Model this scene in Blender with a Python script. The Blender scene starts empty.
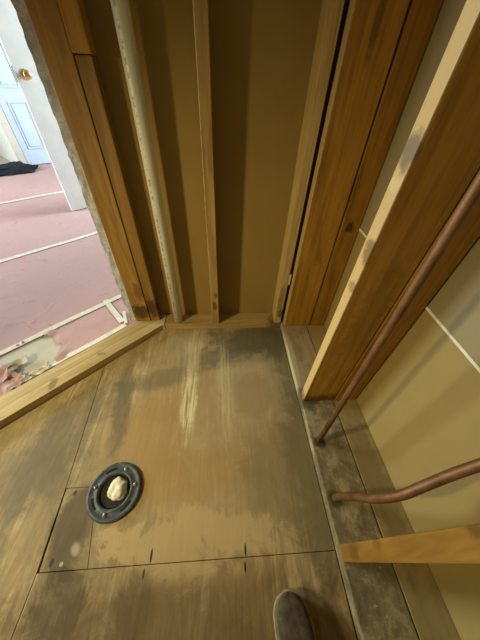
import bpy, bmesh, math, random
from mathutils import Vector, Matrix, noise
random.seed(7)
S = bpy.context.scene
C = S.collection

# ------------------------------------------------------------------ camera
F_PX, PITCH, ROLL, YAW, CAM_H = 246.0, 43.0, 2.6, 5.0, 1.0
def cam_basis():
    p, r, y = map(math.radians, (PITCH, ROLL, YAW))
    fw = Vector((math.sin(y)*math.cos(p), math.cos(y)*math.cos(p), -math.sin(p)))
    rt = Vector((math.cos(y), -math.sin(y), 0)); up = rt.cross(fw)
    return math.cos(r)*rt + math.sin(r)*up, -math.sin(r)*rt + math.cos(r)*up, fw
RT, UP, FW = cam_basis()
cd = bpy.data.cameras.new('camera'); cam = bpy.data.objects.new('camera', cd); C.objects.link(cam)
cd.sensor_fit = 'HORIZONTAL'; cd.sensor_width = 36.0; cd.lens = F_PX/480*36.0; cd.clip_start = 0.01
M = Matrix((RT, UP, -FW)).transposed().to_4x4(); M.translation = (0, 0, CAM_H)
cam.matrix_world = M
S.camera = cam

# ------------------------------------------------------------------ light
S.view_settings.view_transform = 'Standard'; S.view_settings.look = 'None'
S.view_settings.exposure = 0.0; S.view_settings.gamma = 1.0; S.view_settings.use_curve_mapping = False
w = bpy.data.worlds.new('world'); S.world = w; w.use_nodes = True
w.node_tree.nodes['Background'].inputs[0].default_value = (0.6, 0.75, 1.0, 1)
w.node_tree.nodes['Background'].inputs[1].default_value = 0.3
def lamp(name, kind, loc, energy, color, **k):
    d = bpy.data.lights.new(name, kind); d.energy = energy; d.color = color
    for a, v in k.items(): setattr(d, a, v)
    o = bpy.data.objects.new(name, d); C.objects.link(o); o.location = loc; return o
work = lamp('work_light', 'SPOT', (-1.48, -0.07, 1.05), 84, (1.0, 0.88, 0.50), shadow_soft_size=0.06, spot_size=math.radians(80), spot_blend=1.0)
work.rotation_euler = (Vector((.15, .86, -.06))-Vector(work.location)).to_track_quat('-Z', 'Y').to_euler()
wl = lamp('window_light', 'AREA', (-5.08, 2.1, 1.45), 230, (0.80, 0.92, 1.0), shape='RECTANGLE', size=1.3, size_y=1.5)
wl.rotation_euler = (0, math.radians(-90), 0)
w2 = lamp('door_fill_light', 'AREA', (.56, 3.9, 1.5), 170, (0.70, 0.88, 1.0), shape='RECTANGLE', size=1.3, size_y=1.3)  # added fill light, unseen, to brighten the far door
w2.rotation_euler = (0, math.radians(90), 0)

# ------------------------------------------------------------------ helpers
def lin(h):
    h = h.lstrip('#'); o = []
    for i in (0, 2, 4):
        c = int(h[i:i+2], 16)/255; o.append(c/12.92 if c <= .04045 else ((c+.055)/1.055)**2.4)
    return (*o, 1)
class NT:
    def __init__(s, name, rough=.7, spec=.3):
        s.m = bpy.data.materials.new(name); s.m.use_nodes = True; s.t = s.m.node_tree; s.n = s.t.nodes
        s.b = s.n['Principled BSDF']; s.b.inputs['Roughness'].default_value = rough
        s.b.inputs['Specular IOR Level'].default_value = spec
    def add(s, typ, **k):
        n = s.n.new(typ)
        for a, v in k.items(): setattr(n, a, v)
        return n
    def l(s, a, b): s.t.links.new(a, b)
    def math(s, op, a, b=None, clamp=False):
        n = s.add('ShaderNodeMath', operation=op, use_clamp=clamp)
        for i, v in enumerate((a, b)):
            if v is None: continue
            if isinstance(v, (int, float)): n.inputs[i].default_value = v
            else: s.l(v, n.inputs[i])
        return n.outputs[0]
    def coords(s, kind='Object', scale=(1, 1, 1), rnd=False, rot=(0, 0, 0)):
        tc = s.add('ShaderNodeTexCoord') if kind == 'Object' else s.add('ShaderNodeNewGeometry')
        out = tc.outputs['Object' if kind == 'Object' else 'Position']
        mp = s.add('ShaderNodeMapping'); mp.inputs['Scale'].default_value = scale; mp.inputs['Rotation'].default_value = rot
        s.l(out, mp.inputs['Vector']); out2 = mp.outputs[0]
        if rnd:
            oi = s.add('ShaderNodeObjectInfo'); mu = s.math('MULTIPLY', oi.outputs['Random'], 37.0)
            va = s.add('ShaderNodeVectorMath', operation='ADD'); s.l(out2, va.inputs[0]); s.l(mu, va.inputs[1]); out2 = va.outputs[0]
        return out2
    def noise(s, vec, scale, detail=4, rough=.55, dist=0):
        n = s.add('ShaderNodeTexNoise'); n.inputs['Scale'].default_value = scale; n.inputs['Detail'].default_value = detail
        n.inputs['Roughness'].default_value = rough; n.inputs['Distortion'].default_value = dist; s.l(vec, n.inputs['Vector'])
        return n.outputs['Fac']
    def ramp(s, fac, stops):
        n = s.add('ShaderNodeValToRGB'); r = n.color_ramp
        while len(r.elements) < len(stops): r.elements.new(.5)
        for e, (p, c) in zip(r.elements, stops): e.position = p; e.color = lin(c) if isinstance(c, str) else (c, c, c, 1)
        s.l(fac, n.inputs[0]); return n.outputs[0]
    def mix(s, fac, a, b, blend='MIX'):
        n = s.add('ShaderNodeMix', data_type='RGBA', blend_type=blend)
        for i, v in ((0, fac), (6, a), (7, b)):
            if isinstance(v, (int, float)): n.inputs[i].default_value = v
            elif isinstance(v, str): n.inputs[i].default_value = lin(v)
            else: s.l(v, n.inputs[i])
        return n.outputs[2]
    def spot(s, vec, c, r, edge=.35, warp=None, rot=0):
        """mask 1 inside an ellipsoid at c (object/world coordinates), soft ragged edge"""
        mp = s.add('ShaderNodeMapping', vector_type='TEXTURE'); mp.inputs['Location'].default_value = c
        mp.inputs['Scale'].default_value = r; mp.inputs['Rotation'].default_value = (0, 0, rot); s.l(vec, mp.inputs['Vector'])
        ln = s.add('ShaderNodeVectorMath', operation='LENGTH'); s.l(mp.outputs[0], ln.inputs[0]); d = ln.outputs['Value']
        if warp is not None: d = s.math('ADD', d, s.math('MULTIPLY', s.math('SUBTRACT', warp, .5), 1.6))
        mr = s.add('ShaderNodeMapRange'); mr.interpolation_type = 'SMOOTHSTEP'
        mr.inputs[1].default_value = 1+edge; mr.inputs[2].default_value = 1-edge; s.l(d, mr.inputs[0]); return mr.outputs[0]
    def bump(s, h, strength=.3, dist=.002):
        n = s.add('ShaderNodeBump'); n.inputs['Strength'].default_value = strength; n.inputs['Distance'].default_value = dist
        s.l(h, n.inputs['Height']); s.l(n.outputs[0], s.b.inputs['Normal'])
    def out(s, col): s.l(col, s.b.inputs['Base Color']); return s.m

def lumber(name, c1, c2, c3, axis='Z', knots_light=(), stains=(), rough=.6):
    """pine board, grain along axis; knots, painted lit edges and stains in object coordinates"""
    t = NT(name, rough, .35)
    sc = {'Z': (1, 1, .07), 'X': (.07, 1, 1), 'Y': (1, .07, 1)}[axis]
    v = t.coords('Object', sc, rnd=True)
    a = t.noise(v, 26, 5, .6, 1.2); b = t.noise(v, 140, 3, .6)
    big = t.noise(t.coords('Object', (1, 1, 1), rnd=True), 4, 3)
    col = t.ramp(a, [(.3, c1), (.5, c2), (.72, c3)])
    col = t.mix(t.math('MULTIPLY', t.ramp(b, [(.45, 0.), (.7, 1.)]), .3), col, c1)
    col = t.mix(t.math('MULTIPLY', t.ramp(big, [(.4, 0.), (.7, 1.)]), .28), col, c1)
    raw = t.coords('Object'); wn = t.noise(raw, 45, 3)
    for (c, r, colr, k) in list(knots_light)+list(stains):
        col = t.mix(t.math('MULTIPLY', t.spot(raw, c, r, .4, wn), k), col, colr)
    t.bump(t.math('ADD', a, b), .25, .0015)
    return t.out(col)
def plain(name, c1, c2=None, scale=30, rough=.6, spec=.3, bump=0, metal=0, kind='Object'):
    t = NT(name, rough, spec); t.b.inputs['Metallic'].default_value = metal
    n = t.noise(t.coords(kind, rnd=(kind == 'Object')), scale, 4)
    if bump: t.bump(n, bump, .003)
    return t.out(t.ramp(n, [(.35, c1), (.65, c2 or c1)]))

def tag(o, label=None, cat=None, group=None, kind=None):
    for k, v in (('label', label), ('category', cat), ('group', group), ('kind', kind)):
        if v: o[k] = v
    return o
def obj(name, bm, mat, parent=None, smooth=False, loc=None):
    """link a bmesh given in WORLD coordinates; origin moved to loc; parented without offset"""
    me = bpy.data.meshes.new(name)
    if loc is not None: bmesh.ops.translate(bm, verts=bm.verts, vec=-Vector(loc))
    bmesh.ops.recalc_face_normals(bm, faces=bm.faces)
    bm.to_mesh(me); bm.free()
    if mat: me.materials.append(mat)
    if smooth:
        for p in me.polygons: p.use_smooth = True
    o = bpy.data.objects.new(name, me); C.objects.link(o)
    if loc is not None: o.location = loc
    if parent is not None:
        o.parent = parent; pl = Vector(parent.location)
        q = parent
        o.location = Vector(o.location)-world_loc(parent)
    return o
def world_loc(o):
    v = Vector(o.location)
    while o.parent: o = o.parent; v = v+Vector(o.location)
    return v
def empty(name, loc, **k):
    o = bpy.data.objects.new(name, None); o.empty_display_size = .05; C.objects.link(o); o.location = loc; return tag(o, **k)
def prism(pts, z0, z1, bevel=0, lean=(0, 0)):
    """polygon (counter-clockwise xy) extruded z0..z1, sheared by lean (m per m)"""
    bm = bmesh.new(); n = len(pts)
    lo = [bm.verts.new((x, y, z0)) for x, y in pts]
    hi = [bm.verts.new((x+lean[0]*(z1-z0), y+lean[1]*(z1-z0), z1)) for x, y in pts]
    bm.faces.new(lo[::-1]); bm.faces.new(hi)
    for i in range(n): bm.faces.new((lo[i], lo[(i+1) % n], hi[(i+1) % n], hi[i]))
    if bevel: bmesh.ops.bevel(bm, geom=bm.edges[:], offset=bevel, segments=2, profile=.6, affect='EDGES')
    return bm
def rect(x0, x1, y0, y1): return [(x0, y0), (x1, y0), (x1, y1), (x0, y1)]
def box(x0, x1, y0, y1, z0, z1, bevel=.002, lean=(0, 0)): return prism(rect(x0, x1, y0, y1), z0, z1, bevel, lean)
def tube(points, r, seg=16, cap=True):
    bm = bmesh.new(); P = [Vector(p) for p in points]; rings = []; prev = None
    for i, p in enumerate(P):
        d = (P[min(i+1, len(P)-1)]-P[max(i-1, 0)]).normalized()
        if prev is None: a = d.orthogonal().normalized()
        else: a = (prev-d*prev.dot(d)).normalized()
        prev = a; b = d.cross(a); rr = r[i] if isinstance(r, (list, tuple)) else r
        rings.append([bm.verts.new(p+rr*(math.cos(t)*a+math.sin(t)*b)) for t in [2*math.pi*k/seg for k in range(seg)]])
    for A, B in zip(rings, rings[1:]):
        for k in range(seg): bm.faces.new((A[k], A[(k+1) % seg], B[(k+1) % seg], B[k]))
    if cap: bm.faces.new(rings[0][::-1]); bm.faces.new(rings[-1])
    return bm
def catmull(P, n=8):
    P = [Vector(p) for p in P]; Q = [2*P[0]-P[1]]+P+[2*P[-1]-P[-2]]; out = []
    for i in range(1, len(Q)-2):
        for k in range(n):
            t = k/n; a, b, c, d = Q[i-1], Q[i], Q[i+1], Q[i+2]
            out.append(.5*((2*b)+(c-a)*t+(2*a-5*b+4*c-d)*t*t+(3*b-a-3*c+d)*t**3))
    return out+[P[-1]]
def lathe(prof, seg=40, center=(0, 0, 0), axis='Z'):
    bm = bmesh.new(); rings = []
    for r, z in prof:
        rings.append([bm.verts.new((r*math.cos(2*math.pi*k/seg), r*math.sin(2*math.pi*k/seg), z)) for k in range(seg)])
    for A, B in zip(rings, rings[1:]):
        for k in range(seg): bm.faces.new((A[k], A[(k+1) % seg], B[(k+1) % seg], B[k]))
    bm.faces.new(rings[0][::-1]); bm.faces.new(rings[-1])
    bmesh.ops.remove_doubles(bm, verts=bm.verts, dist=1e-6)
    bmesh.ops.translate(bm, verts=bm.verts, vec=center); return bm

# 45-degree frame: the angled wall and everything in the hall lie along u = (1,1)/sqrt2; k = x - y is constant along u
R2 = math.sqrt(2)
def uk(u, k, z=None):
    x, y = u/R2+k/2, u/R2-k/2
    return (x, y) if z is None else (x, y, z)

# ------------------------------------------------------------------ materials
BROWN = ('#865c18', '#ac7d2a', '#be9038')        # resinous brown pine
DEEP = ('#7c5414', '#9c6f22', '#ae8230')
PALE = ('#94743c', '#b6925a', '#cbab72')
tan_paper = NT('drywall_back_paper', .75, .25)
v_ = tan_paper.coords('Position'); n_ = tan_paper.noise(v_, 3, 4); n2_ = tan_paper.noise(v_, 180, 3)
tan_paper.bump(n2_, .12, .001)
tan_paper = tan_paper.out(tan_paper.mix(tan_paper.math('MULTIPLY', tan_paper.ramp(n_, [(.4, 0.), (.7, 1.)]), .5), '#94793e', '#a4884c'))

def plywood(name, rot=0, stains=()):
    t = NT(name, .58, .35)
    v = t.coords('Position', (1, .09, 1), rot=(0, 0, rot)); raw = t.coords('Position')
    a = t.noise(v, 11, 7, .66, 2.0); b = t.noise(v, 75, 4, .65, .5); big = t.noise(raw, 3.4, 6, .68, .8); mid = t.noise(raw, 13, 6, .7, 1.0)
    col = t.ramp(a, [(.28, '#977f54'), (.43, '#bba372'), (.52, '#a68c5e'), (.60, '#c8b282'), (.75, '#b2965e')])
    col = t.mix(t.math('MULTIPLY', t.ramp(b, [(.45, 0.), (.68, 1.)]), .45), col, '#6a5030')
    col = t.mix(t.math('MULTIPLY', t.ramp(big, [(.44, 0.), (.60, 1.)]), .55), col, '#857857')
    col = t.mix(t.math('MULTIPLY', t.ramp(mid, [(.50, 0.), (.66, 1.)]), .35), col, '#6c5b3c')
    col = t.mix(t.math('MULTIPLY', t.ramp(mid, [(.30, 1.), (.42, 0.)]), .30), col, '#bfa676')
    w1 = t.noise(raw, 8, 7, .72, .8)
    wn = t.math('ADD', t.math('MULTIPLY', w1, 1.5), t.math('SUBTRACT', t.math('MULTIPLY', a, .35), .42))
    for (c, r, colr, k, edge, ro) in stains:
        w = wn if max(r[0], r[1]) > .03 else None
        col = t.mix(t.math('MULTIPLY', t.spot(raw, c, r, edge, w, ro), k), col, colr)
    spl = t.noise(t.coords('Position', (1, .05, 1)), 95, 4, .7)       # splintered pale plies
    for c, r in (((-.157, .56, 0), (.030, .15, 1)), ((-.165, .76, 0), (.040, .16, 1)), ((.0, .62, 0), (.03, .25, 1))):
        k = t.math('MULTIPLY', t.spot(raw, c, r, .5, wn, .03), t.ramp(spl, [(.42, 0.), (.53, 1.)]))
        col = t.mix(t.math('MULTIPLY', k, 1.0 if c[1] == .56 else .35), col, '#e6d8ac')
    t.bump(t.math('ADD', a, t.math('MULTIPLY', b, .6)), .35, .002)
    return t.out(col)
FLOOR_STAINS_TONES = [
    ((-.08, .42, 0), (.34, .42, 1), '#bfa778', .5, .5, 0),          # bare tan middle
    ((-.28, .42, 0), (.13, .20, 1), '#a5824a', .5, .4, 0),          # reddish brown round the flange
    ((-.14, .27, 0), (.26, .08, 1), '#a88449', .45, .4, .1),
    ((.20, .90, 0), (.26, .13, 1), '#585443', .8, .4, 0),          # grey mould in the far corner
    ((.29, .50, 0), (.08, .55, 1), '#625b44', .75, .45, 0),          # grey along the right plate
    ((.20, .26, 0), (.14, .20, 1), '#83744e', .55, .4, 0),
    ((.02, .80, 0), (.26, .06, 1), '#665f48', .6, .4, .1),
    ((-.44, .56, 0), (.035, .20, 1), '#58503a', .6, .4, .12),      # dark streak above the flange
    ((-.28, .68, 0), (.22, .05, 1), '#6a6148', .55, .4, .3),
    ((-.62, .42, 0), (.10, .22, 1), '#5f563e', .6, .4, -.3),
    ((-.70, .30, 0), (.16, .12, 1), '#6c6048', .5, .4, 0),
    ((-.48, .15, 0), (.06, .12, 1), '#463823', .75, .4, 0),
    ((-.165, .76, 0), (.028, .16, 1), '#b3a075', .5, .4, .03),
    ((-.26, .86, 0), (.12, .08, 1), '#a8946a', .5, .4, .5),
    ((.13, .62, 0), (.15, .17, 1), '#b8a680', .55, .3, 0),           # pale ring
    ((.13, .58, 0), (.10, .11, 1), '#977f58', .5, .3, 0),
    ((-.11, .085, 0), (.26, .085, 1), '#c6ab78', .75, .10, .0),     # tide-marked pale water stain
    ((-.10, -.16, 0), (.62, .19, 1), '#64491f', .6, .3, 0),  # darker brown across the near sheet
    ((-.44, -.02, 0), (.07, .07, 1), '#4a3a20', .6, .4, 0),
    ((-.25, -.02, 0), (.05, .08, 1), '#57431f', .45, .4, 0),
    ((-.222, .068, 0), (.003, .016, 1), '#17100a', .95, .3, 0),     # nail gouges across the seam
    ((-.236, .032, 0), (.003, .011, 1), '#17100a', .8, .3, 0),
    ((.053, .066, 0), (.003, .015, 1), '#17100a', .95, .3, 0),
    ((.050, .030, 0), (.003, .012, 1), '#17100a', .9, .3, 0),
    ((-.446, .094, 0), (.011, .015, 1), '#c4b998', .65, .5, .5),     # plaster drips
    ((-.472, .064, 0), (.005, .005, 1), '#c9bfa2', .8, .3, 0),
    ((-.50, .068, 0), (.006, .010, 1), '#1c130a', .8, .3, 0),
    ((-.505, .235, 0), (.005, .008, 1), '#1c130a', .8, .3, 0),
]
ply_main = plywood('stained_plywood', 0, FLOOR_STAINS_TONES)

# ------------------------------------------------------------------ floor
dark = plain('dark_void', '#120c06', '#1d140a', 20, .9)
floor = obj('floor', prism(rect(-5.4, 1.2, -1.7, 7.4), -.14, -.05), dark); tag(floor, kind='structure')
KN, KF = -1.346, -1.516          # near and far sides of the angled bottom plate
def panel(name, pts, mat, z0=-.05, z1=0., bev=.0015, label=None):
    o = obj(name, prism(pts, z0, z1, bev), mat, floor)
    if label: o['label'] = label
    return o
g = .0009
def kx(y, k=KN): return y+k      # x on the angled line at depth y
hole_pts = [(-.375+.05*math.cos(t), .234+.05*math.sin(t)) for t in [2*math.pi*i/28 for i in range(28)]]
main_bm = prism([(-.542+g, .25+g), (-.439+g, .25+g), (-.395+g, .05+g), (.322, .05+g), (.322, .999), (kx(.999), .999), (-.583+g, .755-.0)], -.05, 0, 0)
patch_bm = prism([(-.525, .05+g), (-.395-g, .05+g), (-.439-g, .25-g), (-.5385, .25-g)], -.05, 0, 0)
def cut(bm):
    a = bpy.data.meshes.new('t'); bmesh.ops.recalc_face_normals(bm, faces=bm.faces); bm.to_mesh(a); bm.free()
    ao = bpy.data.objects.new('t', a); C.objects.link(ao)
    cb = prism(hole_pts, -.2, .2); bmesh.ops.recalc_face_normals(cb, faces=cb.faces)
    b = bpy.data.meshes.new('c'); cb.to_mesh(b); cb.free(); bo = bpy.data.objects.new('c', b); C.objects.link(bo)
    md = ao.modifiers.new('b', 'BOOLEAN'); md.operation = 'DIFFERENCE'; md.object = bo; md.solver = 'EXACT'
    dg = bpy.context.evaluated_depsgraph_get(); r = bmesh.new(); r.from_mesh(ao.evaluated_get(dg).to_mesh())
    bpy.data.objects.remove(ao); bpy.data.objects.remove(bo); return r
obj('plywood_panel', cut(main_bm), ply_main, floor)['label'] = 'large stained plywood sheet with the flange hole'
obj('plywood_panel', cut(patch_bm), ply_main, floor)['label'] = 'small dark plywood filler strip beside the flange'
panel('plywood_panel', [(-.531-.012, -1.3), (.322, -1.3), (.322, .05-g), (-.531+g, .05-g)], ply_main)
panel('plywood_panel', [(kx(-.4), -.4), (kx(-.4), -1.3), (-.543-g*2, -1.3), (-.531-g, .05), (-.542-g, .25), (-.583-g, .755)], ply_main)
panel('plywood_panel', rect(.325, .60, -1.3, 1.1), ply_main)
panel('plywood_panel', [(kx(1.0), 1.0), (.325, 1.0), (.325, 1.1), (kx(1.0), 1.1)], ply_main)
hall_base = plain('hall_underlayment', '#c0b9a6', '#d2cab6', 7, .8, bump=.2, kind='Position')
panel('underlayment_panel', [uk(-4.5, KN-.001), uk(.53, KN-.001), (kx(1.101, -1.6)+.1, 1.11), (.6, 1.11), (.6, 7.3), (-5.3, 7.3), (-5.3, -1.6), (-3.0, -1.6)], hall_base, -.05, -.002, 0)

# ------------------------------------------------------------------ back wall (studs, plate, drywall)
wall_back = obj('wall_back', box(-.46, .566, 1.09, 1.103, .0, 2.44, 0), tan_paper); tag(wall_back, kind='structure')
def part(name, bm, mat, parent, loc=None, label=None, smooth=False):
    o = obj(name, bm, mat, parent, smooth, loc)
    if label: o['label'] = label
    return o
plate_back = lumber('plate_pine_back', '#937645', '#b2945e', '#c9ad76', 'X', stains=[((.32, -.05, 0), (.07, .1, .2), '#4a3c26', .7)])
part('bottom_plate', box(-.329, .333, 1.0, 1.089, 0, .038, .002), plate_back, wall_back, (0, 1.045, 0))
mid_stud = lumber('stud_mid', '#8a6d38', '#ab8d52', '#c0a368', knots_light=[((-.019, -.045, 1.4), (.0022, .02, .9), '#e2cfa0', .8), ((0, -.05, .13), (.012, .05, .03), '#4a2f12', .7), ((.006, -.05, .20), (.008, .05, .02), '#4a2f12', .6)])  # first entry is a painted highlight along the left edge
part('stud', box(-.068, -.030, 1.0, 1.089, .038, 2.42, .002), mid_stud, wall_back, (-.049, 1.045, .038))
end_stud = lumber('stud_end', '#9a7e46', '#bda064', '#d0b57c', knots_light=[((.012, -.05, .07), (.014, .05, .03), '#51422c', .8), ((.0, -.05, .16), (.012, .05, .10), '#6d5730', .5)])
part('stud', box(.283, .320, 1.0, 1.089, .038, 2.42, .003), end_stud, wall_back, (.30, 1.045, .038))
chip = plain('white_chip', '#d6d0bc', '#b8ae92', 60, .7)
bm = bmesh.new(); bm2 = box(.319, .3255, .994, 1.004, .30, .36, .0015, (.02, 0)); bm.free()
part('caulk_remnant', bm2, chip, wall_back, None, 'small white dab of old caulk on the stud edge')

# ------------------------------------------------------------------ right wall: two rows of studs, plates, drywall behind
wall_right = empty('wall_right', (.45, .4, 0), kind='structure')
dirty_plate = NT('plate_dirty', .75, .25); t = dirty_plate
raw_ = t.coords('Position'); a_ = t.noise(t.coords('Position', (1, .15, 1)), 30, 6, .7, 1.0); m_ = t.noise(raw_, 16, 7, .74, .25); f_ = t.noise(raw_, 70, 4, .7)
col_ = t.ramp(a_, [(.3, '#7c6c4a'), (.5, '#9c8860'), (.7, '#b5a278')])
col_ = t.mix(t.math('MULTIPLY', t.spot(raw_, (.39, .18, 0), (.13, .40, 1), .4, m_), t.ramp(m_, [(.34, .85), (.58, .2)])), col_, '#575038')
col_ = t.mix(t.math('MULTIPLY', t.ramp(m_, [(.52, 0.), (.60, 1.)]), .6), col_, '#a69c7a')
col_ = t.mix(t.math('MULTIPLY', t.ramp(f_, [(.62, 0.), (.70, 1.)]), .5), col_, '#c9c2a4')
for c, r, cc, k in (((.332, .75, 0), (.018, .20, 1), '#c4b893', .6), ((.345, .52, 0), (.05, .05, 1), '#4a4330', .7), ((.352, .345, 0), (.022, .02, 1), '#2c281c', .8), ((.352, .165, 0), (.024, .022, 1), '#2c281c', .7)):
    col_ = t.mix(t.math('MULTIPLY', t.spot(raw_, c, r, .4, m_), k), col_, cc)
t.bump(m_, .5, .004); dirty_plate = t.out(col_)
clean_plate = lumber('plate_clean', '#94804e', '#a28d5c', '#ac9868', 'Y', stains=[((.0, -.15, .04), (.05, .2, .2), '#6f5c38', .5)])
part('bottom_plate', box(.325, .4625, -1.2, 1.02, 0, .038, .003), dirty_plate, wall_right, (.394, .36, 0), 'grimy bottom plate with grey mould and white crust')
part('bottom_plate', box(.4655, .5655, -1.2, 1.02, 0, .038, .002), clean_plate, wall_right, (.51, .36, 0))
dw_r = NT('drywall_right_paper', .38, .45)
v_ = dw_r.coords('Position'); n_ = dw_r.noise(v_, 2.6, 4); n2_ = dw_r.noise(v_, 14, 5); dw_r.bump(n_, .25, .01)
dw_r = dw_r.out(dw_r.mix(dw_r.math('MULTIPLY', dw_r.ramp(n2_, [(.45, 0.), (.7, 1.)]), .3), dw_r.mix(n_, '#97804a', '#a28b54'), '#8e7c50'))
dw_u = NT('drywall_upper_paper', .40, .45)
v_ = dw_u.coords('Position'); n_ = dw_u.noise(v_, 2.6, 4); dw_u.bump(n_, .25, .01); dw_u = dw_u.out(dw_u.mix(n_, '#908059', '#9a8a64'))
# horizontal joint runs slightly downhill towards the camera: z = .553 + .046*y
def sheet(z0a, z0b, z1a, z1b, x0=.566, x1=.579, ya=-1.25, yb=1.09):
    bm = bmesh.new(); V = [bm.verts.new(p) for p in [(x0, ya, z0a), (x0, yb, z0b), (x0, yb, z1b), (x0, ya, z1a), (x1, ya, z0a), (x1, yb, z0b), (x1, yb, z1b), (x1, ya, z1a)]]
    for f in ((0, 1, 2, 3), (7, 6, 5, 4), (0, 4, 5, 1), (3, 2, 6, 7), (0, 3, 7, 4), (1, 5, 6, 2)): bm.faces.new([V[i] for i in f])
    return bm
J = lambda y: .549+.048*y
part('drywall_panel', sheet(0, 0, J(-1.25)-.004, J(1.09)-.004), dw_r, wall_right, None, 'lower tan drywall sheet')
part('drywall_panel', sheet(J(-1.25)+.004, J(1.09)+.004, 2.44, 2.44), dw_u, wall_right, None, 'upper tan drywall sheet')
joint = plain('joint_white', '#e6dfc4', '#d2c8a6', 40, .7)
part('drywall_joint', sheet(J(-1.25)-.004, J(1.09)-.004, J(-1.25)+.004, J(1.09)+.004, .5645, .578), joint, wall_right, None, 'pale horizontal drywall joint')
dbl1 = lumber('stud_double_wide', *BROWN, knots_light=[((-.0725, 0, 1.2), (.0035, 1, 9), '#bda46e', .8), ((.0, -.02, 1.10), (.010, .1, .06), '#4e2c0a', .6), ((-.02, -.02, .55), (.01, .1, .12), '#7a4a14', .4)])  # first entry paints the narrow face paler, as if the lamp lit it
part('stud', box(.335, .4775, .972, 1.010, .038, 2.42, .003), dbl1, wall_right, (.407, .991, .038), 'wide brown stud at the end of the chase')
dbl2 = lumber('stud_double_narrow', *DEEP, knots_light=[((.0, -.02, .563), (.018, .1, .020), '#35200c', .85), ((-.03, -.02, .70), (.01, .1, .10), '#5c370f', .5)])
part('stud', box(.4835, .562, .972, 1.010, .038, 2.42, .003, (.0015, 0)), dbl2, wall_right, (.523, .991, .038))
studR = lumber('stud_front_wide', *BROWN, knots_light=[((-.0670, 0, 1.2), (.0035, 1, 9), '#ccae74', .85), ((.02, -.02, .50), (.05, .1, .16), '#7c5a1a', .5),  # first entry paints lamp-side brightness onto the narrow face
    ((-.07, -.03, .895), (.012, .03, .03), '#6a5f4a', .8), ((-.07, -.02, .84), (.010, .03, .012), '#d2c092', .5), ((-.07, -.035, .70), (.010, .02, .03), '#6a5030', .75), ((-.07, -.03, .60), (.010, .02, .014), '#7a5f34', .6), ((0, -.02, .0), (.10, .1, .05), '#4d3512', .8)])
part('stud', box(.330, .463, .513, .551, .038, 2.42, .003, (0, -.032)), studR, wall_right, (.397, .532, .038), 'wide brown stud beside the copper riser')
studR2 = lumber('stud_front_narrow', *DEEP)
part('stud', box(.4675, .560, .511, .549, .038, 2.42, .003, (0, -.032)), studR2, wall_right, (.512, .53, .038))
stud3 = lumber('stud_near', '#765218', '#946a26', '#a87e36', knots_light=[((-.07, .0, .10), (.02, .02, .03), '#6a4414', .7), ((-.07, .0, .25), (.02, .012, .02), '#6a4414', .6), ((-.07, .0, .55), (.02, .02, .02), '#5a3a12', .7)])
part('stud', box(.325, .463, .022, .060, .038, 2.42, .003, (0, -.045)), stud3, wall_right, (.394, .041, .038), 'pale-edged stud nearest the shoe')

# ------------------------------------------------------------------ angled left wall: plate, corner studs, torn drywall
wall_left = empty('wall_left', (-.6, .8, 0), kind='structure')
plate_l = NT('plate_left_pine', .6, .35)
mp_ = plate_l.add('ShaderNodeMapping', vector_type='TEXTURE'); mp_.inputs['Rotation'].default_value = (0, 0, math.radians(-45)); mp_.inputs['Scale'].default_value = (1, 14, 1)
plate_l.l(plate_l.coords('Position'), mp_.inputs['Vector']); v_ = mp_.outputs[0]; a_ = plate_l.noise(v_, 28, 5, .6, 1.); raw_ = plate_l.coords('Position'); w_ = plate_l.noise(raw_, 30, 4)
col_ = plate_l.ramp(a_, [(.3, '#9c8452'), (.5, '#bba36c'), (.7, '#d2bd88')])
for c, r, cc, k in [((-.75, .64, .04), (.015, .03, .1), '#7a5526', .7), ((-.60, .80, .04), (.02, .01, .1), '#8a6634', .6), ((-.36, 1.0, .04), (.05, .03, .1), '#d0b887', .5)]:
    col_ = plate_l.mix(plate_l.math('MULTIPLY', plate_l.spot(raw_, c, r, .4, w_), k), col_, cc)
plate_l.bump(a_, .25, .0015); plate_l = plate_l.out(col_)
part('bottom_plate', prism([(-.333, .999), (-.333, 1.088), (KF+1.088, 1.088), uk(-1.3, KF), uk(-1.3, KN), (KN+.999, .999)][::-1], 0, .038, .003), plate_l, wall_left, None, 'pale bottom plate laid at an angle')
studA = lumber('stud_corner', '#7e5a22', '#9e7634', '#b08844', knots_light=[((.0, -.02, .07), (.05, .1, .045), '#3f2c12', .85), ((.02, -.02, .20), (.02, .1, .05), '#5c3d14', .6)])
part('stud', box(-.493, -.4115, 1.030, 1.068, .038, 2.42, .003), studA, wall_left, (-.452, 1.049, .038), 'orange corner stud with a dark stain at its foot')
studB = lumber('stud_corner_inner', '#745220', '#906a2e', '#a27c3c', knots_light=[((.0, -.02, .09), (.03, .1, .06), '#3f2c12', .85)])
part('stud', box(-.409, -.362, 1.034, 1.072, .038, 1.058, .003), studB, wall_left, (-.385, 1.053, .038))
studB2 = lumber('stud_corner_block', *BROWN)
part('stud_block', box(-.409, -.358, 1.024, 1.072, 1.060, 2.42, .003), studB2, wall_left, (-.385, 1.053, 1.06), 'upper block above the short inner stud')
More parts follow.
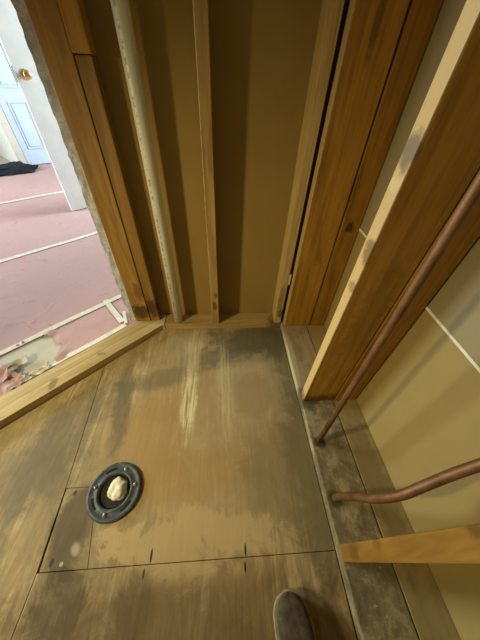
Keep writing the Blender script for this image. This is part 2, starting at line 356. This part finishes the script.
# torn drywall edge on the hall side, grey back paper towards us
tp = NT('torn_drywall', .9, .1); v_ = tp.coords('Position'); a_ = tp.noise(v_, 50, 5, .7); b_ = tp.noise(v_, 160, 3)
col_ = tp.ramp(a_, [(.3, '#9a9ca2'), (.5, '#b6b8be'), (.66, '#d4d5d8')]); col_ = tp.mix(tp.ramp(b_, [(.66, 0.), (.72, 1.)]), col_, '#4a463c'); tp.bump(a_, .5, .003); tp = tp.out(col_)
bm = bmesh.new(); cols = []; N = 150
for i in range(N+1):
    z = 2.43*i/N
    jag = .006*noise.noise((0, 0, z*7))+.005*noise.noise((3, 1, z*34))+.003*random.random()
    xl = -.541-jag
    cols.append([(xl+q*(-.470-xl), 1.0690+(.005*noise.noise((q*7, z*16, 2)) if q < .5 else 0), z) for q in (0, .15, .35, .55, 1)])
fr = [[bm.verts.new(p) for p in c] for c in cols]
bk = [[bm.verts.new((p[0]-.002, p[1]+.013, p[2])) for p in c] for c in cols]
for i in range(N):
    for j in range(4):
        bm.faces.new((fr[i][j], fr[i][j+1], fr[i+1][j+1], fr[i+1][j])); bm.faces.new((bk[i][j+1], bk[i][j], bk[i+1][j], bk[i+1][j+1]))
    bm.faces.new((bk[i][0], fr[i][0], fr[i+1][0], bk[i+1][0])); bm.faces.new((fr[i][4], bk[i][4], bk[i+1][4], fr[i+1][4]))
part('drywall_edge', bm, tp, wall_left, None, 'ragged torn grey drywall edge')

# ------------------------------------------------------------------ pipes
pvc = NT('white_pvc', .35, .5); v_ = pvc.coords('Object')
sx = pvc.add('ShaderNodeSeparateXYZ'); pvc.l(v_, sx.inputs[0])
ang = pvc.math('ARCTAN2', sx.outputs[1], sx.outputs[0])                     # angle round the pipe
band = pvc.math('LESS_THAN', pvc.math('ABSOLUTE', pvc.math('SUBTRACT', ang, -1.95)), .16)
fl = pvc.noise(pvc.coords('Object', (60, 60, 75)), 1.0, 2, .7)
marks = pvc.math('MULTIPLY', band, pvc.ramp(fl, [(.50, 0.), (.56, 1.)]))
dirt = pvc.noise(pvc.coords('Object', (1, 1, .3)), 30, 5)
col_ = pvc.mix(pvc.math('MULTIPLY', pvc.ramp(dirt, [(.5, 0.), (.75, 1.)]), .3), '#d9d4bf', '#a89c78')
pvc = pvc.out(pvc.mix(pvc.math('MULTIPLY', marks, .7), col_, '#6c6450'))
o = obj('drain_pipe', tube([(0, 0, 0), (0, 0, .8), (0, 0, 1.6), (0, 0, 2.40)], .0228, 28), pvc, None, True); o.location = (-.2555, 1.032, .038)
tag(o, 'white plastic vent pipe with printed markings standing in the back wall', 'pipe')
def copper_mat(name):
    t = NT(name, .5, .4); t.b.inputs['Metallic'].default_value = .35
    a = t.noise(t.coords('Object', (1, 1, .4)), 25, 5, .65)
    return t.out(t.ramp(a, [(.3, '#57391f'), (.5, '#7d5632'), (.7, '#937048')]))
copper = copper_mat('aged_copper')
o = obj('copper_pipe', tube([(0, 0, -.03), (0, .001, .6), (0, .004, 1.2), (0, .006, 2.35)], .0092, 18), copper, None, True); o.location = (.350, .350, .038)
tag(o, 'straight vertical copper pipe rising from the grimy plate beside the wide stud', 'pipe')
pts = catmull([(.352, .172, .020), (.355, .168, .07), (.362, .150, .16), (.375, .127, .25), (.40, .117, .325), (.432, .122, .375), (.475, .130, .43), (.52, .135, .50), (.535, .14, .60), (.54, .14, .72)], 6)
b_ = Vector((.352, .172, .038))
o = obj('copper_pipe', tube([p-b_ for p in pts], .0108, 18), copper, None, True); o.location = b_
tag(o, 'curved copper pipe bending away from the plate between two studs', 'pipe')

# ------------------------------------------------------------------ closet flange
FX, FY = -.375, .234
fm = NT('flange_iron', .5, .4); v_ = fm.coords('Object'); a_ = fm.noise(v_, 60, 5, .6)
fm.bump(a_, .3, .001); fm = fm.out(fm.ramp(a_, [(.3, '#33383a'), (.55, '#4a5153'), (.75, '#6a6e6a')]))
fd = plain('flange_inner', '#15130f', '#26231c', 50, .7)
fl_ = empty('toilet_flange', (FX, FY, 0), label='round dark grey toilet flange screwed to the plywood floor', cat='flange')
part('ring', lathe([(.0865, 0), (.087, .005), (.0845, .0085), (.0775, .0095), (.0745, .0075), (.061, .0072), (.0585, .009), (.0545, .0095), (.051, .008), (.0495, .003), (.0495, -.03), (.0475, -.03), (.0475, .002), (.0475, -.03)][:11]+[(.0475, -.0301)], 64, (FX, FY, 0)), fm, fl_, (FX, FY, 0), smooth=True)
part('drain_throat', lathe([(.0485, .001), (.047, .001), (.046, -.024), (.0001, -.025), (.0001, -.029), (.0485, -.029)], 40, (FX, FY, 0)), fd, fl_, (FX, FY, 0), smooth=False)
scr = plain('screw_steel', '#8d8a7c', '#b5b09c', 80, .4, .5, metal=.5)
slot_m = plain('slot_black', '#0f0e0c', '#1a1814', 40, .8)
for a in (1.25, 2.95, .22, -1.72):
    cx, cy = FX+.066*math.cos(a), FY+.066*math.sin(a)
    s_ = part('screw', lathe([(.0062, .006), (.0062, .0095), (.0045, .0115), (.0001, .012)], 12, (cx, cy, 0)), scr, fl_, (cx, cy, 0), smooth=True)
    bm = box(-.0045, .0045, -.0008, .0008, .0108, .0126, 0); bmesh.ops.rotate(bm, verts=bm.verts, matrix=Matrix.Rotation(a*3, 3, 'Z')); bmesh.ops.translate(bm, verts=bm.verts, vec=(cx, cy, 0))
    part('screw_slot', bm, slot_m, s_, (cx, cy, 0))
for a0 in (2.0, -.75, 3.7):           # curved bolt slots
    bm = bmesh.new(); lo = []
    for i in range(9):
        a = a0-.28+.56*i/8
        lo.append([bm.verts.new((FX+r*math.cos(a), FY+r*math.sin(a), z)) for r, z in ((.0635, .0066), (.0635, .0078), (.0705, .0078), (.0705, .0066))])
    for A, B in zip(lo, lo[1:]):
        for k in range(4): bm.faces.new((A[k], A[(k+1) % 4], B[(k+1) % 4], B[k]))
    bm.faces.new(lo[0]); bm.faces.new(lo[-1][::-1])
    part('bolt_slot', bm, slot_m, fl_, (FX, FY, 0))
rag_m = plain('rag_cream', '#efe8d2', '#d8ceae', 40, .9, .1, bump=.6)
bm = bmesh.new(); bmesh.ops.create_icosphere(bm, subdivisions=4, radius=1)
for v in bm.verts:
    n = v.co.normalized(); d = .78+.22*noise.noise(n*1.7+Vector((4, 2, 7)))+.12*abs(noise.noise(n*4.2))+.05*noise.noise(n*11)
    th = math.atan2(n.y, n.x); d *= 1-.25*max(0, math.cos(th+2.3))**4
    v.co = Vector((n.x*.040*d, n.y*.050*d, max(-.016, n.z*.030*d)))
bmesh.ops.translate(bm, verts=bm.verts, vec=(FX+.006, FY+.004, -.006))
o = obj('rag', bm, rag_m, None, True, (FX+.006, FY+.004, -.012)); tag(o, 'crumpled cream rag stuffed into the toilet flange', 'rag')

# ------------------------------------------------------------------ shoe (toe in view at the bottom edge)
shoe = empty('shoe', (.163, -.17, 0), label='worn grey-brown shoe standing on the plywood at the bottom edge', cat='shoe')
def sole_half(t):          # t 0 heel .. 1 toe -> (left, right) half widths
    pts = [(0, .0), (.03, .022), (.1, .033), (.3, .034), (.5, .036), (.7, .044), (.82, .045), (.9, .040), (.96, .029), (.99, .015), (1, .0)]
    for (a, b), (c, d) in zip(pts, pts[1:]):
        if a <= t <= c: s = (t-a)/(c-a); return b+(d-b)*s
    return 0
def shoe_ring(t, y):
    return sole_half(t)
L = .29; Y1 = -.022; Y0 = Y1-L; CXS = .163
def outline(grow=0, n=26):
    lft, rgt = [], []
    for i in range(n+1):
        t = .5-.5*math.cos(math.pi*i/n); h = sole_half(t)+grow*(1 if 0 < i < n else 0); y = Y0+L*t+(grow if i == n else -grow if i == 0 else 0)
        cx = CXS+.008*math.sin(math.pi*t)-.004
        lft.append((cx-h, y)); rgt.append((cx+h, y))
    return rgt+lft[-2:0:-1]
sole_m = plain('sole_rubber', '#a89878', '#8c7c5c', 50, .7)
upper_m = NT('shoe_suede', .85, .2); v_ = upper_m.coords('Object'); a_ = upper_m.noise(v_, 60, 5); upper_m.bump(a_, .3, .002)
upper_m = upper_m.out(upper_m.ramp(a_, [(.35, '#463c2c'), (.65, '#5e513c')]))
part('sole', prism(outline(.003), .0, .022, .002), sole_m, shoe, (.163, -.17, 0))
welt = plain('shoe_welt', '#b09e78', '#95845f', 60, .7)
part('welt', prism(outline(.0035), .0225, .0275, .001), welt, shoe, (.163, -.17, 0))
bm = bmesh.new(); rings = []
O = outline(-.003); cen = Vector((CXS, Y0+L*.5, 0))
def top_h(y):
    t = (y-Y0)/L
    return .095 if t < .35 else .095-(t-.35)/.35*.035 if t < .7 else .060-(t-.7)/.3*.012
def cxs(y): return CXS+.008*math.sin(math.pi*max(0, min(1, (y-Y0)/L)))-.004
for s, hf in ((1, 0), (1.0, .35), (.97, .62), (.88, .84), (.70, .96), (.42, 1.0), (.12, 1.0)):
    ring = []
    for x, y in O:
        yy = y+(cen.y+.015-y)*(1-s)*.75; xx = cxs(yy)+(x-cxs(y))*s
        ring.append(bm.verts.new((xx, yy, .027+(top_h(yy)-.027)*hf)))
    rings.append(ring)
for A, B in zip(rings, rings[1:]):
    for k in range(len(A)): bm.faces.new((A[k], A[(k+1) % len(A)], B[(k+1) % len(A)], B[k]))
bm.faces.new(rings[-1])
part('upper', bm, upper_m, shoe, (.163, -.17, 0), smooth=True)
lace_m = plain('shoe_lace', '#7a6c52', '#968666', 80, .9)
for i in range(4):
    y = Y0+L*(.50+.07*i); z = top_h(y)+.003; c = cxs(y)
    part('lace', tube(catmull([(c-.024, y-.004, z-.010), (c-.010, y+.002, z+.001), (c+.010, y-.002, z+.001), (c+.024, y+.004, z-.010)], 4), .0025, 8), lace_m, shoe, smooth=True)
collar_m = plain('shoe_collar', '#3a3122', '#463b2a', 60, .9)
part('collar', tube([(cxs(Y0+L*.22)+.031*math.cos(a), Y0+L*.24+.055*math.sin(a), .093) for a in [2*math.pi*i/24 for i in range(25)]], .006, 8), collar_m, shoe, smooth=True)

# ------------------------------------------------------------------ hall floor: pink paper sheets and tape
pm = NT('rosin_paper', .8, .2); v_ = pm.coords('Position'); a_ = pm.noise(v_, 2.2, 5, .6, .5); b_ = pm.noise(v_, 11, 5, .65, 1.0); c_ = pm.noise(v_, 55, 4)
col_ = pm.mix(a_, '#be9896', '#c8a8a5'); col_ = pm.mix(pm.math('MULTIPLY', pm.ramp(b_, [(.60, 0.), (.68, 1.)]), .5), col_, '#b57a70'); col_ = pm.mix(pm.math('MULTIPLY', pm.ramp(c_, [(.66, 0.), (.72, 1.)]), .5), col_, '#e0c4bd')
pm.bump(b_, .45, .010); pm = pm.out(col_)
TEAR = [(-1.17, .80), (-1.02, .925), (-.945, .975), (-.85, .885), (-.80, .75), (-.86, .655), (-1.0, .56), (-1.12, .62)]
def inside(p, poly):
    r = False; j = len(poly)-1
    for i in range(len(poly)):
        (xi, yi), (xj, yj) = poly[i], poly[j]
        if (yi > p[1]) != (yj > p[1]) and p[0] < (xj-xi)*(p[1]-yi)/(yj-yi)+xi: r = not r
        j = i
    return r
def dist_poly(p, poly):
    P = Vector(p); d = 9
    for i in range(len(poly)):
        a, b = Vector(poly[i]), Vector(poly[i-1]); t = max(0, min(1, (P-a).dot(b-a)/(b-a).length_squared)); d = min(d, (P-a-(b-a)*t).length)
    return d
def paper(k0, k1, u0, u1, step, label, tear=False, wav=.010):
    bm = bmesh.new(); W = (k0-k1)/R2; nu = max(2, int((u1-u0)/step)); nk = max(2, int(W/step)); grid = {}
    def inT(x, y): return inside((x+.022*noise.noise((x*22, y*22, 5))+.012*noise.noise((x*60, y*60, 1)), y+.022*noise.noise((x*22, y*22, 9))), TEAR)
    for i in range(nu+1):
        for j in range(nk+1):
            u = u0+(u1-u0)*i/nu; k = k0+(k1-k0)*j/nk; x, y = uk(u, k)
            z = .002+wav*max(0, noise.noise((x*3.2, y*3.2, 3))+.35*noise.noise((x*9, y*9, 1)))*min(1, min(j, nk-j)*step*8)
            if tear:
                d = dist_poly((x, y), TEAR)
                if d < .05: z += .02*(1-d/.05)*max(0, .5+1.2*noise.noise((x*15, y*15, 4)))
            grid[i, j] = bm.verts.new((x, y, z))
    for i in range(nu):
        for j in range(nk):
            q = [grid[i, j], grid[i+1, j], grid[i+1, j+1], grid[i, j+1]]; c = sum((v.co for v in q), Vector())/4
            if tear and inT(c.x, c.y): continue
            if c.y > .95 and c.x > -.50 and c.y < 1.12: continue
            bm.faces.new(q)
    bmesh.ops.delete(bm, geom=[v for v in bm.verts if not v.link_faces], context='VERTS')
    ux, uy = uk((u0+u1)/2, (k0+k1)/2)
    o = obj('paper_sheet', bm, pm, None, True, (ux, uy, 0)); tag(o, label, 'paper', 'pink paper sheets covering the hall floor'); return o
paper(KF-.001, -1.95, -1.3, 1.6, .012, 'torn pink paper strip lying along the angled bottom plate', True)
paper(-1.955, -3.40, -2.6, 2.1, .05, 'pink paper sheet between the first and second tape seams from the angled plate', wav=.008)
paper(-3.405, -5.42, -2.2, 3.0, .07, 'pink paper sheet between the second and third tape seams, running under the knobbed door', wav=.008)
paper(-5.425, -7.79, -1.2, 4.4, .09, 'farthest pink paper sheet, reaching the daylight-tinted panelled door', wav=.006)
tm = plain('white_tape', '#efe8da', '#dcd3c2', 30, .5)
def tape(p, q, wd, label, n=26, z=.0065):
    p, q = Vector(p), Vector(q); d = (q-p); nrm = Vector((-d.y, d.x)).normalized()*wd/2; bm = bmesh.new(); rows = []
    for i in range(n+1):
        t = i/n; c = p+d*t; wob = .003*noise.noise((c.x*4, c.y*4, 8)); a = c+nrm*(1+wob/wd*2)+nrm.normalized()*wob; b = c-nrm+nrm.normalized()*wob
        zz = z+.002*noise.noise((c.x*6, c.y*6, 2)); rows.append([bm.verts.new(x) for x in ((a.x, a.y, zz), (b.x, b.y, zz), (b.x, b.y, zz-.001), (a.x, a.y, zz-.001))])
    for A, B in zip(rows, rows[1:]):
        for k in range(4): bm.faces.new((A[k], A[(k+1) % 4], B[(k+1) % 4], B[k]))
    bm.faces.new(rows[0][::-1]); bm.faces.new(rows[-1])
    m = (p+q)/2; o = obj('tape_strip', bm, tm, None, False, (m.x, m.y, 0)); tag(o, label, 'tape', 'white tape strips on the pink paper'); return o
tape(uk(-1.25, -1.945), uk(.72, -1.975), .034, 'white tape seam nearest the angled plate, crossing above the tear')
tape(uk(-1.4, -3.40), uk(2.0, -3.42), .045, 'white tape seam across the middle of the pink paper')
tape(uk(-1.0, -5.42), uk(3.2, -5.44), .055, 'white tape seam farthest from the plate, near the dark cloth')
tape((-.745, 1.262), (-.585, 1.06), .032, 'short white tape piece running from the near seam to the plate end', z=.008)
tape(uk(-.20, KF-.082), uk(.34, KF-.078), .030, 'narrow white tape strip lying against the angled plate')
tape((-.600, 1.15), (-.560, 1.045), .018, 'shortest white tape scrap against the torn drywall foot', n=8, z=.0095)
# loose torn flaps beside the tear
scrap_pale = plain('scrap_pale', '#d6d0be', '#bfb8a4', 20, .85)
def scrap(cx, cy, a, b, rot, h, mat, label, seed):
    bm = bmesh.new(); N_ = 14; rows = []
    for i in range(N_+1):
        row = []
        for j in range(N_+1):
            s, t = i/N_*2-1, j/N_*2-1; r = 1+.25*noise.noise((s*2, t*2, seed))
            x, y = s*a*r, t*b*r; xx = cx+x*math.cos(rot)-y*math.sin(rot); yy = cy+x*math.sin(rot)+y*math.cos(rot)
            z = .004+h*max(0, .25+.9*noise.noise((s*1.6, t*1.6, seed+3))+.3*noise.noise((s*4, t*4, seed)))+h*.6*max(0, s)**2
            row.append(bm.verts.new((xx, yy, z)))
        rows.append(row)
    for i in range(N_):
        for j in range(N_):
            s, t = (i+.5)/N_*2-1, (j+.5)/N_*2-1
            if s*s*s*s+t*t*t*t > .8+.4*noise.noise((s*3, t*3, seed+9)): continue
            bm.faces.new((rows[i][j], rows[i+1][j], rows[i+1][j+1], rows[i][j+1]))
    bmesh.ops.delete(bm, geom=[v for v in bm.verts if not v.link_faces], context='VERTS')
    bmesh.ops.solidify(bm, geom=bm.faces[:], thickness=.0008)
    o = obj('paper_scrap', bm, mat, None, True, (cx, cy, 0)); tag(o, label, 'paper scrap', 'torn paper scraps by the plate'); return o
scrap(-1.045, .700, .075, .055, .5, .030, pm, 'crumpled pink paper scrap left of the tear', 1)
scrap(-.955, .660, .06, .045, 1.2, .028, pm, 'curled pink paper flap against the plate below the tear', 5)
scrap(-.985, .765, .050, .030, .9, .032, scrap_pale, 'pale curled paper flap standing in the middle of the tear', 12)
scrap(-1.13, .615, .06, .05, 2.1, .035, pm, 'largest crumpled pink paper wad at the end of the tear', 15)
scrap(-.865, .735, .045, .022, .7, .020, scrap_pale, 'pale torn paper sliver beside the plate', 8)

# ------------------------------------------------------------------ hall: open door with knob, far door, walls
white_p = plain('white_paint', '#dcdcd6', '#e6e6e0', 8, .55, kind='Position')
def ubox(u0, u1, k0, k1, z0, z1, bev=.002): return prism([uk(u0, k0), uk(u1, k0), uk(u1, k1), uk(u0, k1)], z0, z1, bev)
U0 = (-1.583+2.779)/R2
door1 = empty('door_1', uk(U0+.38, -4.37, 0), kind='structure', label='white open door leaf with brass knob')
part('door_leaf', ubox(U0, U0+.76, -4.362, -4.362-.036*R2, .010, 2.03), white_p, door1)
brass = plain('brass', '#d8bc78', '#e6d3a0', 20, .22, .5, metal=.9)
def along(prof, u, k, z, name, mat, parent, seg=28):
    bm = lathe(prof, seg); bmesh.ops.rotate(bm, verts=bm.verts, matrix=Vector((0, 0, 1)).rotation_difference(Vector((1, -1, 0)).normalized()).to_matrix())
    p = uk(u, k, z); bmesh.ops.translate(bm, verts=bm.verts, vec=p); return part(name, bm, mat, parent, p, smooth=True)
kn = along([(.033, 0), (.033, .004), (.026, .008), (.012, .012), (.011, .026), (.020, .032), (.028, .042), (.029, .052), (.024, .062), (.012, .067), (.0001, .068)], U0+.068, -4.362, 1.035, 'door_knob', brass, door1)
part('latch_plate', ubox(U0-.002, U0+.001, -4.372, -4.404, .99, 1.08, 0), brass, door1)
# far panelled door in the far wall
KW = -7.82
cnr = (-3.15+4.72)/R2
wall_far = obj('wall_far', ubox(cnr-.02, cnr+3.4, KW-.06, KW-.2, 0, 2.44, 0), white_p); tag(wall_far, kind='structure')
daylit_p = plain('white_paint_daylit', '#c6d6e6', '#d0deec', 8, .5, kind='Position')  # cool daylight tint put into the white door colour
door2 = empty('door_2', uk(cnr+.45, KW, 0), kind='structure', label='daylight-tinted white panelled door at the far end of the hall')
part('door_leaf', ubox(cnr+.07, cnr+.83, KW-.01, KW-.055, .012, 2.03), daylit_p, door2)
for (ua, ub) in ((.16, .40), (.50, .74)):
    for (za, zb) in ((.22, .78), (.92, 1.52), (1.64, 1.90)):
        bm = ubox(cnr+ua, cnr+ub, KW-.009, KW+.012, za, zb, 0)
        part('door_panel', ubox(cnr+ua+.03, cnr+ub-.03, KW-.009, KW+.010, za+.03, zb-.03, .004), daylit_p, door2)
        for (a, b, c, d) in ((ua, ub, za, za+.018), (ua, ub, zb-.018, zb), (ua, ua+.018, za+.019, zb-.019), (ub-.018, ub, za+.019, zb-.019)):
            part('moulding', ubox(cnr+a, cnr+b, KW-.0095, KW+.014, c, d, .003), daylit_p, door2)
        bm.free()
cream = plain('cream_casing', '#d8d0c0', '#e0d8c8', 10, .5)
trim = obj('trim_1', ubox(cnr-.03, cnr+.06, KW+.02, KW-.2, 0, 2.10, .003), cream); tag(trim, kind='structure')
wall_fl = obj('wall_far_left', prism([uk(cnr-.05, KW-.0), uk(cnr-.03, KW-.0), uk(cnr-.03, KW-2.8), uk(cnr-.05, KW-2.8)], 0, 2.44, 0), white_p); tag(wall_fl, kind='structure')
# dark cloth heap on the paper
cloth = plain('dark_cloth', '#15171c', '#262a32', 14, .85, bump=.5)
bm = bmesh.new(); bmesh.ops.create_icosphere(bm, subdivisions=5, radius=1)
for v in bm.verts:
    n = v.co.copy(); d = 1+.30*noise.noise(n*1.8+Vector((1, 5, 2)))+.16*noise.noise(n*4.5)+.06*noise.noise(n*11)
    x, y = n.x*.36*d, n.y*.22*d; a = .75
    v.co = Vector((-3.13+x*math.cos(a)-y*math.sin(a), 4.32+x*math.sin(a)+y*math.cos(a), max(.006, .012+(n.z*.10*d if n.z > 0 else 0))))
o = obj('cloth_heap', bm, cloth, None, True, (-3.13, 4.32, 0)); tag(o, 'dark crumpled cloth lying on the pink floor before the far door', 'cloth')

# ------------------------------------------------------------------ rest of the shell (outside the frame)
off = plain('offwhite_wall', '#8f8060', '#9a8a68', 4, .8, kind='Position')
for nm, b in (('wall_front', box(-5.3, .60, -1.42, -1.30, 0, 2.44, 0)), ('wall_hall_end', box(-5.3, 1.0, 7.2, 7.3, 0, 2.44, 0)), ('wall_hall_right', box(.60, .70, 1.12, 3.2, 0, 2.44, 0))):
    tag(obj(nm, b, off), kind='structure')
ceil = obj('ceiling', box(-5.4, 1.0, -1.6, 7.4, 2.44, 2.52, 0), off); tag(ceil, kind='structure')
wl_ = empty('wall_outer', (-5.2, 3, 0), kind='structure')
for a in ((-1.3, 1.35, 0, 2.44), (2.85, 7.2, 0, 2.44), (1.35, 2.85, 0, .75), (1.35, 2.85, 2.15, 2.44)):
    part('wall_section', box(-5.3, -5.2, a[0], a[1], a[2], a[3], 0), off, wl_)
win = empty('window_1', (-5.2, 2.1, .75), kind='structure')
for a in ((1.35, 1.41, .75, 2.15), (2.79, 2.85, .75, 2.15), (1.41, 2.79, .75, .81), (1.41, 2.79, 2.09, 2.15), (1.41, 2.79, 1.43, 1.47)):
    part('window_frame', box(-5.26, -5.18, a[0], a[1], a[2], a[3], .002), white_p, win)
wr_ = empty('wall_hall_opening', (.65, 5, 0), kind='structure')
for a in ((4.6, 7.2, 0, 2.44), (3.2, 4.6, 0, .8), (3.2, 4.6, 2.2, 2.44)):
    part('wall_section', box(.60, .70, a[0], a[1], a[2], a[3], 0), off, wr_)
win_added = empty('window_added', (.65, 3.9, .8), kind='structure')  # unseen window added to go with the fill light on the far door
for a in ((3.2, 3.26, .8, 2.2), (4.54, 4.6, .8, 2.2), (3.26, 4.54, .8, .86), (3.26, 4.54, 2.14, 2.2), (3.26, 4.54, 1.48, 1.52)):
    part('window_frame', box(.58, .66, a[0], a[1], a[2], a[3], .002), white_p, win_added)
